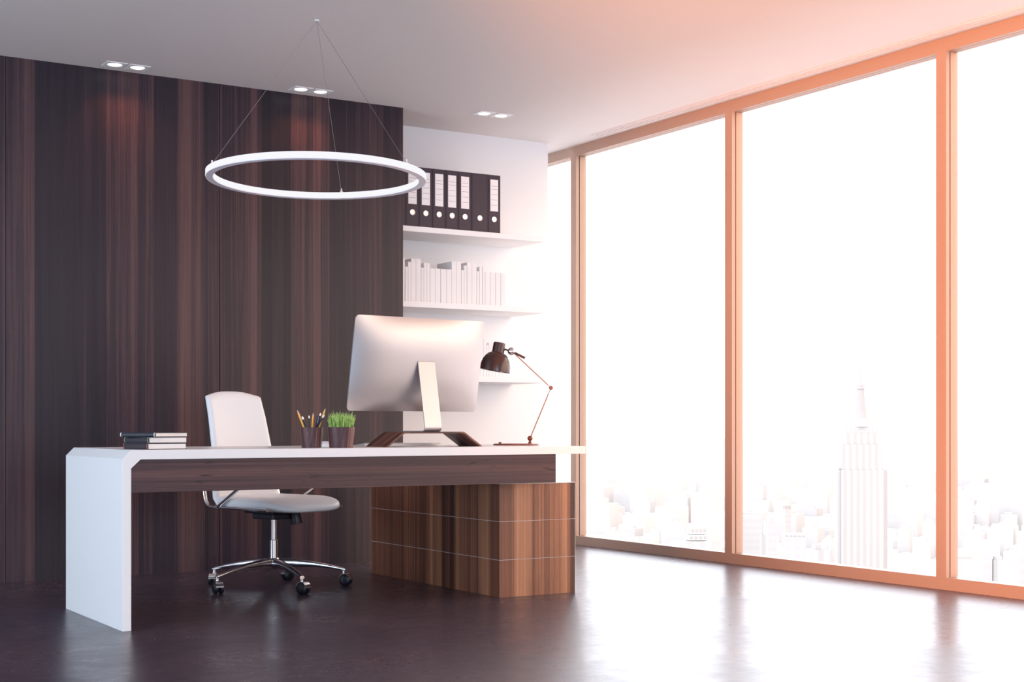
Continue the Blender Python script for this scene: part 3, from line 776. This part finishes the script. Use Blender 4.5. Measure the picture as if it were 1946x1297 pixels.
# mechanism
bm = BM()
v = box(bm, -.075, .075, -.085, .085, .362, .392)
vt = box(bm, -.10, .10, -.12, .11, .392, .410)
obj('mechanism', bm, 'black', ch, bevel=.006, seg=3)
bm = BM(); d = Vector((-.10, .12, -1)).normalized(); lathe(bm, [(0, 0), (.024, 0), (.026, .006), (.031, .060), (.029, .066), (0, .066)], 28, (-.06, .10, .402), d); obj('tension_knob', bm, 'black', ch, smooth=True)
bm = BM(); lathe(bm, [(0, .24), (.0155, .24), (.0155, .366), (0, .366)], 28); obj('gas_lift', bm, 'chrome', ch, smooth=True)
bm = BM(); lathe(bm, [(0, .150), (.0225, .150), (.0215, .250), (.018, .2535), (0, .2535)], 28); obj('lift_sleeve', bm, 'chrome', ch, smooth=True)
bm = BM(); lathe(bm, [(0, .098), (.026, .098), (.033, .108), (.034, .145), (.026, .157), (0, .157)], 32); obj('hub', bm, 'chrome', ch, smooth=True)
RB = .375
for k in range(5):
    ang = math.radians(198+72*k-198); d = Vector((math.cos(ang), math.sin(ang), 0)); sd = Vector((-d.y, d.x, 0))
    bm = BM(); rws = []
    for i in range(15):
        e = i/14; r_ = .018+(RB-.018)*e
        zt_ = .155-.062*e**1.75; hw = .0195-.0075*e; hh = .040*(1-e)**1.2+.0165
        p = d*r_; n_ = 12; ring_ = []
        for j in range(n_):
            a = 2*PI*j/n_; sg = lambda v_, p_: math.copysign(abs(v_)**p_, v_)
            ring_.append(bm.verts.new(p+sd*hw*sg(math.cos(a), .75)+Vector((0, 0, zt_-hh/2+hh/2*sg(math.sin(a), .75)))))
        rws.append(ring_)
    for a, b_ in zip(rws, rws[1:]):
        for j in range(12): bm.faces.new((a[j], a[(j+1) % 12], b_[(j+1) % 12], b_[j]))
    bm.faces.new(rws[0]); bm.faces.new(rws[-1])
    leg = obj('base_leg', bm, 'chrome', ch, smooth=True, angle=50)
    # castor: stem and curved chrome hood, two black wheels; each castor has swung its own way
    sw_ = [1.2, .4, -.5, 2.4, 1.9][k]
    c0 = d*(RB-.006); off = Vector((math.cos(ang+sw_), math.sin(ang+sw_), 0)); axl = Vector((-off.y, off.x, 0)); wc = c0+off*.012; wr_ = .0315
    bm = BM(); tube(bm, [c0+Vector((0, 0, .052)), c0+Vector((0, 0, .086))], .0085, 16)
    arcp = []
    for i in range(13):
        a = math.radians(5+165*i/12); arcp.append((math.cos(a), math.sin(a)))
    A_, B2 = [], []
    for rr0, lst in ((.0345, A_), (.0315, B2)):
        for s in (-1, 1): lst.append([bm.verts.new(wc+off*(rr0*c_)+Vector((0, 0, wr_+.0005+rr0*s_))+axl*s*.0195) for c_, s_ in arcp])
    for i in range(12):
        bm.faces.new((A_[0][i], A_[0][i+1], A_[1][i+1], A_[1][i])); bm.faces.new((B2[0][i], B2[0][i+1], B2[1][i+1], B2[1][i]))
        for q in (0, 1): bm.faces.new((A_[q][i], A_[q][i+1], B2[q][i+1], B2[q][i]))
    for i in (0, 12): bm.faces.new((A_[0][i], A_[1][i], B2[1][i], B2[0][i]))
    cs = obj('castor', bm, 'chrome', ch, smooth=True, angle=40)
    for s in (-1, 1):
        bm = BM(); lathe(bm, [(0, 0), (.022, 0), (.030, .002), (wr_, .006), (wr_, .014), (.028, .0195), (.015, .0225), (0, .0235)], 30, wc+axl*(s*.005)+Vector((0, 0, wr_)), axl*s)
        obj('wheel', bm, 'black', cs, smooth=True, angle=50)

# ------------------------------------------------------------------ the hazy city far below
GZ = CAMZ-316.0
def facade(name, base, gap, sx_, sz_, kind='grid', depth=.12):
    m, nt, b = new_mat(name); N = nt.nodes.new; L = nt.links.new
    tc = N('ShaderNodeTexCoord'); sp = N('ShaderNodeSeparateXYZ'); L(tc.outputs['Object'], sp.inputs[0])
    def mt(op, a, bv):
        n = N('ShaderNodeMath'); n.operation = op
        for i, v_ in enumerate((a, bv)):
            if isinstance(v_, (int, float)): n.inputs[i].default_value = v_
            else: L(v_, n.inputs[i])
        return n.outputs[0]
    u = mt('ADD', sp.outputs[0], sp.outputs[1])
    fu = mt('LESS_THAN', mt('FRACT', mt('DIVIDE', u, sx_), 0), .5); fz = mt('LESS_THAN', mt('FRACT', mt('DIVIDE', sp.outputs[2], sz_), 0), .55)
    w = fu if kind == 'vertical' else (fz if kind == 'horizontal' else mt('MULTIPLY', fu, fz))
    mx = N('ShaderNodeMix'); mx.data_type = 'RGBA'; mx.inputs[6].default_value = (*base, 1); mx.inputs[7].default_value = (*gap, 1)
    L(w, mx.inputs[0]); L(mx.outputs[2], b.inputs['Base Color']); b.inputs['Roughness'].default_value = .9; b.inputs['Specular IOR Level'].default_value = .1
    return m
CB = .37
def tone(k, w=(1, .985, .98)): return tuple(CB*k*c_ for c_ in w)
M['c_tower'] = facade('limestone_tower', tone(1.05, (1, .97, .955)), tone(.96, (1, .945, .92)), 9, 6, 'vertical')
M['c_tower_top'] = facade('limestone_crown', tone(1.03, (1, .97, .955)), tone(.97, (1, .955, .935)), 6, 5, 'grid')
M['c_mast'] = plain('metal_mast', tone(.86, (1, .955, .94)), .9)
M['c_grid'] = facade('pale_grid_block', tone(1.03), tone(.97), 7, 6, 'grid')
M['c_horiz'] = facade('pale_banded_block', tone(1.0, (1, .975, .965)), tone(.96, (1, .975, .965)), 7, 7, 'horizontal')
M['c_vert'] = facade('pale_striped_block', tone(1.03), tone(.92, (1, .965, .95)), 8, 7, 'vertical')
M['c_far'] = facade('far_block_haze_tint', tone(1.17, (1, .985, .99)), tone(1.15, (1, .985, .99)), 30, 20, 'grid')  # paler than the near blocks: aerial haze put into the base colour
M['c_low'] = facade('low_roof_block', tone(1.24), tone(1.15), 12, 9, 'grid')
M['c_dark'] = plain('dark_louvre', tone(.82, (1, .95, .90)), .9)
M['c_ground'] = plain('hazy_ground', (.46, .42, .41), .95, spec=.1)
bm = BM(); box(bm, 150, 30000, -20000, 30000, GZ-20, GZ); gnd = struct('ground', bm, 'c_ground')
def rot_to_view(px): return -YAW - math.atan((px-973)/FPX)
def tower(name, label, px0, px1, top, d, tiers, mat, mats=None, group=None, cat='building', rot=.35, depth=None, base=None):
    "tiers: (share of width, top pixel) from the bottom up"
    pxc = (px0+px1)/2; p = at(pxc, HORIZON, d); w_ = (px1-px0)/FPX*d; dep = depth or w_*.8
    k_ = math.cos(rot)+dep/w_*math.sin(rot)
    t = thing(name, label, cat, (p.x, p.y, GZ), rot_to_view(pxc)+rot, group)
    z0 = -1.0; hw, hd = w_/2/k_, dep/2/k_
    for i, (f_, ty) in enumerate(tiers):
        z1 = at(pxc, ty, d).z-GZ
        bm = BM(); box(bm, -hw*f_, hw*f_, -hd*f_, hd*f_, z0, z1)
        obj('tier' if len(tiers) > 1 else 'body', bm, mat if i < len(tiers)-1 or not mats else mats, t); z0 = z1-.5
    return t, hw, hd, z0
def lv(px, py, d): return at(px, py, d).z-GZ
d0 = 2045
t, hw, hd, z0 = tower('skyscraper', 'tall stepped stone skyscraper with a spire beyond the second large pane', 1592, 1679, 800, d0,
    [(1.0, 893), (.92, 845), (.80, 824), (.74, 811)], 'c_tower', 'c_tower_top', rot=.16, depth=40)
for (r0, r1, ya, yb) in ((17.5, 16.5, 811, 806), (14.5, 13.8, 806, 801), (11.5, 10.5, 801, 796)):
    bm = BM(); lathe(bm, [(0, lv(1635, ya, d0)-.4), (r0, lv(1635, ya, d0)-.4), (r1, lv(1635, yb, d0)), (0, lv(1635, yb, d0))], 8); obj('tier', bm, 'c_tower_top', t)
bm = BM(); lathe(bm, [(0, lv(1635, 797, d0))]+[(r_, lv(1635, y_, d0)) for r_, y_ in ((9.6, 797), (7.6, 785), (6.2, 765), (5.2, 745), (5.0, 740), (6.0, 740), (6.0, 737), (4.3, 736), (4.3, 732), (2.0, 730))]+[(0, lv(1635, 730, d0))], 16)
obj('mast', bm, 'c_mast', t)
bm = BM(); lathe(bm, [(0, lv(1635, 731, d0)), (1.1, lv(1635, 731, d0)), (.9, lv(1635, 705, d0)), (.35, lv(1635, 704, d0)), (.2, lv(1635, 686, d0)), (0, lv(1635, 686, d0))], 10); obj('antenna', bm, 'c_mast', t)
for s in (-1, 1):     # side wings
    bm = BM(); box(bm, s*hw*.98-5.5, s*hw*.98+5.5, -hd*.8, hd*.8, 0, lv(1635, 893, d0)); obj('wing', bm, 'c_tower', t)

t, hw, hd, z0 = tower('office_tower', 'pale office tower with an open louvred crown low in the first large pane', 1288, 1358, 1027, 900, [(1.0, 1028)], 'c_vert', rot=.3)
for (a, b_, ya, yb, mt_) in ((-.62, .62, 1026, 1016, 'c_low'), (-.5, .55, 1014, 1002, 'c_low')):
    bm = BM(); box(bm, hw*a, hw*b_, -hd*.6, hd*.6, lv(1323, ya, 900)-.3, lv(1323, yb, 900)); cr = obj('crown', bm, mt_, t)
    for k in range(4):
        xx = hw*(a+(b_-a)*(k+.5)/4); bm = BM(); box(bm, xx-hw*.10, xx+hw*.10, -hd*.62, -hd*.6, lv(1323, ya-2, 900), lv(1323, yb+3, 900)); obj('louvre', bm, 'c_dark', cr)
    bm = None
tower('office_block', 'wide flat-topped banded slab just right of the first broad post', 1405, 1447, 981, 1500, [(1.0, 981)], 'c_horiz', rot=.12, depth=30)
t, hw, hd, z0 = tower('skyscraper', 'slender skyscraper with a pointed crown beside the banded slab', 1455, 1475, 985, 2600, [(1.0, 1003), (.85, 985), (.6, 972)], 'c_grid', 'c_low', rot=.3)
bm = BM(); lathe(bm, [(0, z0), (6.0, z0), (4.4, lv(1465, 964, 2600)), (2, lv(1465, 957, 2600)), (.5, lv(1465, 952, 2600)), (0, lv(1465, 946, 2600))], 8); obj('spire', bm, 'c_dark', t)
tower('office_block', 'plain grey slab in front of the slender pointed skyscraper', 1458, 1473, 999, 1400, [(1.0, 999)], 'c_horiz', rot=.1, depth=12)
tower('office_block', 'narrow notched tower between the banded slab and the plain grey slab', 1444, 1459, 991, 1450, [(1.0, 1018), (.6, 991)], 'c_vert', rot=.1, depth=12)
t, hw, hd, z0 = tower('office_tower', 'slim tower with a dark cap and dark right side in the second large pane', 1488, 1503, 967, 1900, [(1.0, 967)], 'c_horiz', rot=.5)
bm = BM(); box(bm, -hw*1.03, hw*1.03, -hd*1.03, hd*1.03, z0, lv(1495, 961, 1900)); obj('cap', bm, 'c_dark', t)
t, hw, hd, z0 = tower('office_block', 'pale block with five dark openings along its top floor', 1490, 1531, 1014, 1100, [(1.0, 1014)], 'c_grid', rot=.05, depth=14)
for k in range(5):
    xx = -hw+hw*2*(k+.5)/5; bm = BM(); box(bm, xx-.9, xx+.9, -hd-.25, -hd, lv(1510, 1019.5, 1100), lv(1510, 1017, 1100)); obj('opening', bm, 'c_dark', t)
tower('office_block', 'ribbed low block left of the tall stepped skyscraper', 1537, 1580, 1040, 1000, [(1.0, 1045), (.7, 1035)], 'c_vert', rot=.2)
t, hw, hd, z0 = tower('office_tower', 'striped flat-topped tower just right of the second broad post', 1815, 1847, 1060, 800, [(1.0, 1060)], 'c_vert', rot=.12, depth=8)
bm = BM(); box(bm, -hw*1.02, hw*1.02, -hd*1.02, hd*1.02, z0, z0+1.2); obj('roof_edge', bm, 'c_dark', t)
tower('office_block', 'pale block with paired windows right of the striped tower', 1848, 1867, 1063, 850, [(1.0, 1063)], 'c_grid', rot=.1, depth=6)
tower('office_block', 'rosy flat block in the rightmost pane', 1868, 1885, 1052, 1000, [(1.0, 1052)], 'c_horiz', rot=.1, depth=8)
tower('office_block', 'ribbed block behind the white roof in the rightmost pane', 1886, 1906, 1064, 1000, [(1.0, 1064), (.8, 1058)], 'c_vert', rot=.1, depth=8)
tower('office_block', 'low white block near the right edge of the view', 1907, 1934, 1078, 850, [(1.0, 1078)], 'c_low', rot=.1, depth=14)
tower('office_tower', 'tall plain tower at the very right edge of the view', 1934, 1965, 1030, 900, [(1.0, 1030), (.7, 1012)], 'c_horiz', rot=.15, depth=12)
far = [(1838, 1880, 918, 6500, [(1.0, 935), (.75, 925), (.36, 917)], 'far hazy cluster with a raised block right of the second broad post'),
       (1886, 1925, 941, 6200, [(1.0, 960), (.85, 941)], 'far hazy flat-topped tower in the rightmost pane'),
       (1804, 1828, 930, 6400, [(1.0, 934)], 'far hazy tower behind the second broad post'),
       (1690, 1704, 915, 6000, [(1.0, 915)], 'far hazy square tower right of the stepped skyscraper'),
       (1727, 1738, 895, 6000, [(1.0, 915), (.75, 895)], 'far hazy slim tower, tallest right of the stepped skyscraper'),
       (1752, 1768, 925, 6000, [(1.0, 925)], 'far hazy low tower near the second broad post'),
       (1506, 1521, 928, 6600, [(1.0, 940), (.7, 928)], 'far hazy rounded tower above the slim dark-capped tower'),
       (1465, 1482, 933, 6600, [(1.0, 933)], 'far hazy tower above the slender pointed skyscraper'),
       (1539, 1554, 930, 6600, [(1.0, 930)], 'far hazy tower midway to the stepped skyscraper'),
       (1560, 1580, 921, 6600, [(1.0, 935), (.8, 921)], 'far hazy tower second to the left of the stepped skyscraper'),
       (1577, 1598, 907, 7400, [(1.0, 930), (.5, 907)], 'far hazy tower touching the left side of the stepped skyscraper'),
       (1360, 1384, 948, 5500, [(1.0, 955), (.6, 947)], 'far hazy tower at the right end of the first large pane'),
       (1122, 1143, 940, 6200, [(1.0, 940)], 'far hazy tower at the left end of the first large pane'),
       (1195, 1212, 945, 6200, [(1.0, 955), (.5, 945)], 'far hazy tower in the left half of the first large pane'),
       (1245, 1262, 958, 6200, [(1.0, 958)], 'far hazy low tower in the middle of the first large pane')]
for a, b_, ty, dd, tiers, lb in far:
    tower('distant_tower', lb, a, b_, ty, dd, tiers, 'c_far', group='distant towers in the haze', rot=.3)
# countless low blocks of the hazy city: shared group
bm = BM(); box(bm, -.5, .5, -.5, .5, 0, .86); box(bm, -.25, .2, -.2, .25, .86, 1.0)
low = obj('city_building', bm, 'c_low')
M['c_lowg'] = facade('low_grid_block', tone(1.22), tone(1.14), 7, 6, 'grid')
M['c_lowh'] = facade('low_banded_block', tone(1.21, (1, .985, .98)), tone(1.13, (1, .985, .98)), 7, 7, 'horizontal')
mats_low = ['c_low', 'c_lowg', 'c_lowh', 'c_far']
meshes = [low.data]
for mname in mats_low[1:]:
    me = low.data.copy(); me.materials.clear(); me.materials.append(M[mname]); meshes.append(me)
first = True; taken = []; tries = 0; made = 0
for o in list(COL.objects):
    if o.type == 'EMPTY' and o.location.z < -100:
        taken.append((o.location.x, o.location.y, 45 if math.hypot(o.location.x, o.location.y) < 3000 else 140))
while made < 230 and tries < 20000:
    tries += 1
    yb_ = random.uniform(915, 1105); d = 316*FPX/(yb_-HORIZON)
    px = random.choice((random.uniform(1112, 1378), random.uniform(1410, 1782), random.uniform(1822, 1950)))
    h_ = random.uniform(18, 75)*(1 if d < 4000 else 1.5); w_ = random.uniform(22, 56)*(1 if d < 4000 else 1.8); dw = w_*random.uniform(.6, 1.2)
    p = at(px, HORIZON, d); rad_ = math.hypot(w_, dw)/2+2
    if any(math.hypot(p.x-x_, p.y-y_) < rad_+r_ for x_, y_, r_ in taken): continue
    taken.append((p.x, p.y, rad_)); made += 1
    if first: o = low; first = False
    else: o = low.copy(); COL.objects.link(o)
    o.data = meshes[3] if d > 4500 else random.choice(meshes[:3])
    o.location = (p.x, p.y, GZ); o.rotation_euler = (0, 0, .45+random.choice((0, .1)))
    o.scale = (w_, dw, h_)
    tag(o, 'low pale block of the hazy city seen through the windows', 'building', 'low pale blocks of the hazy city')
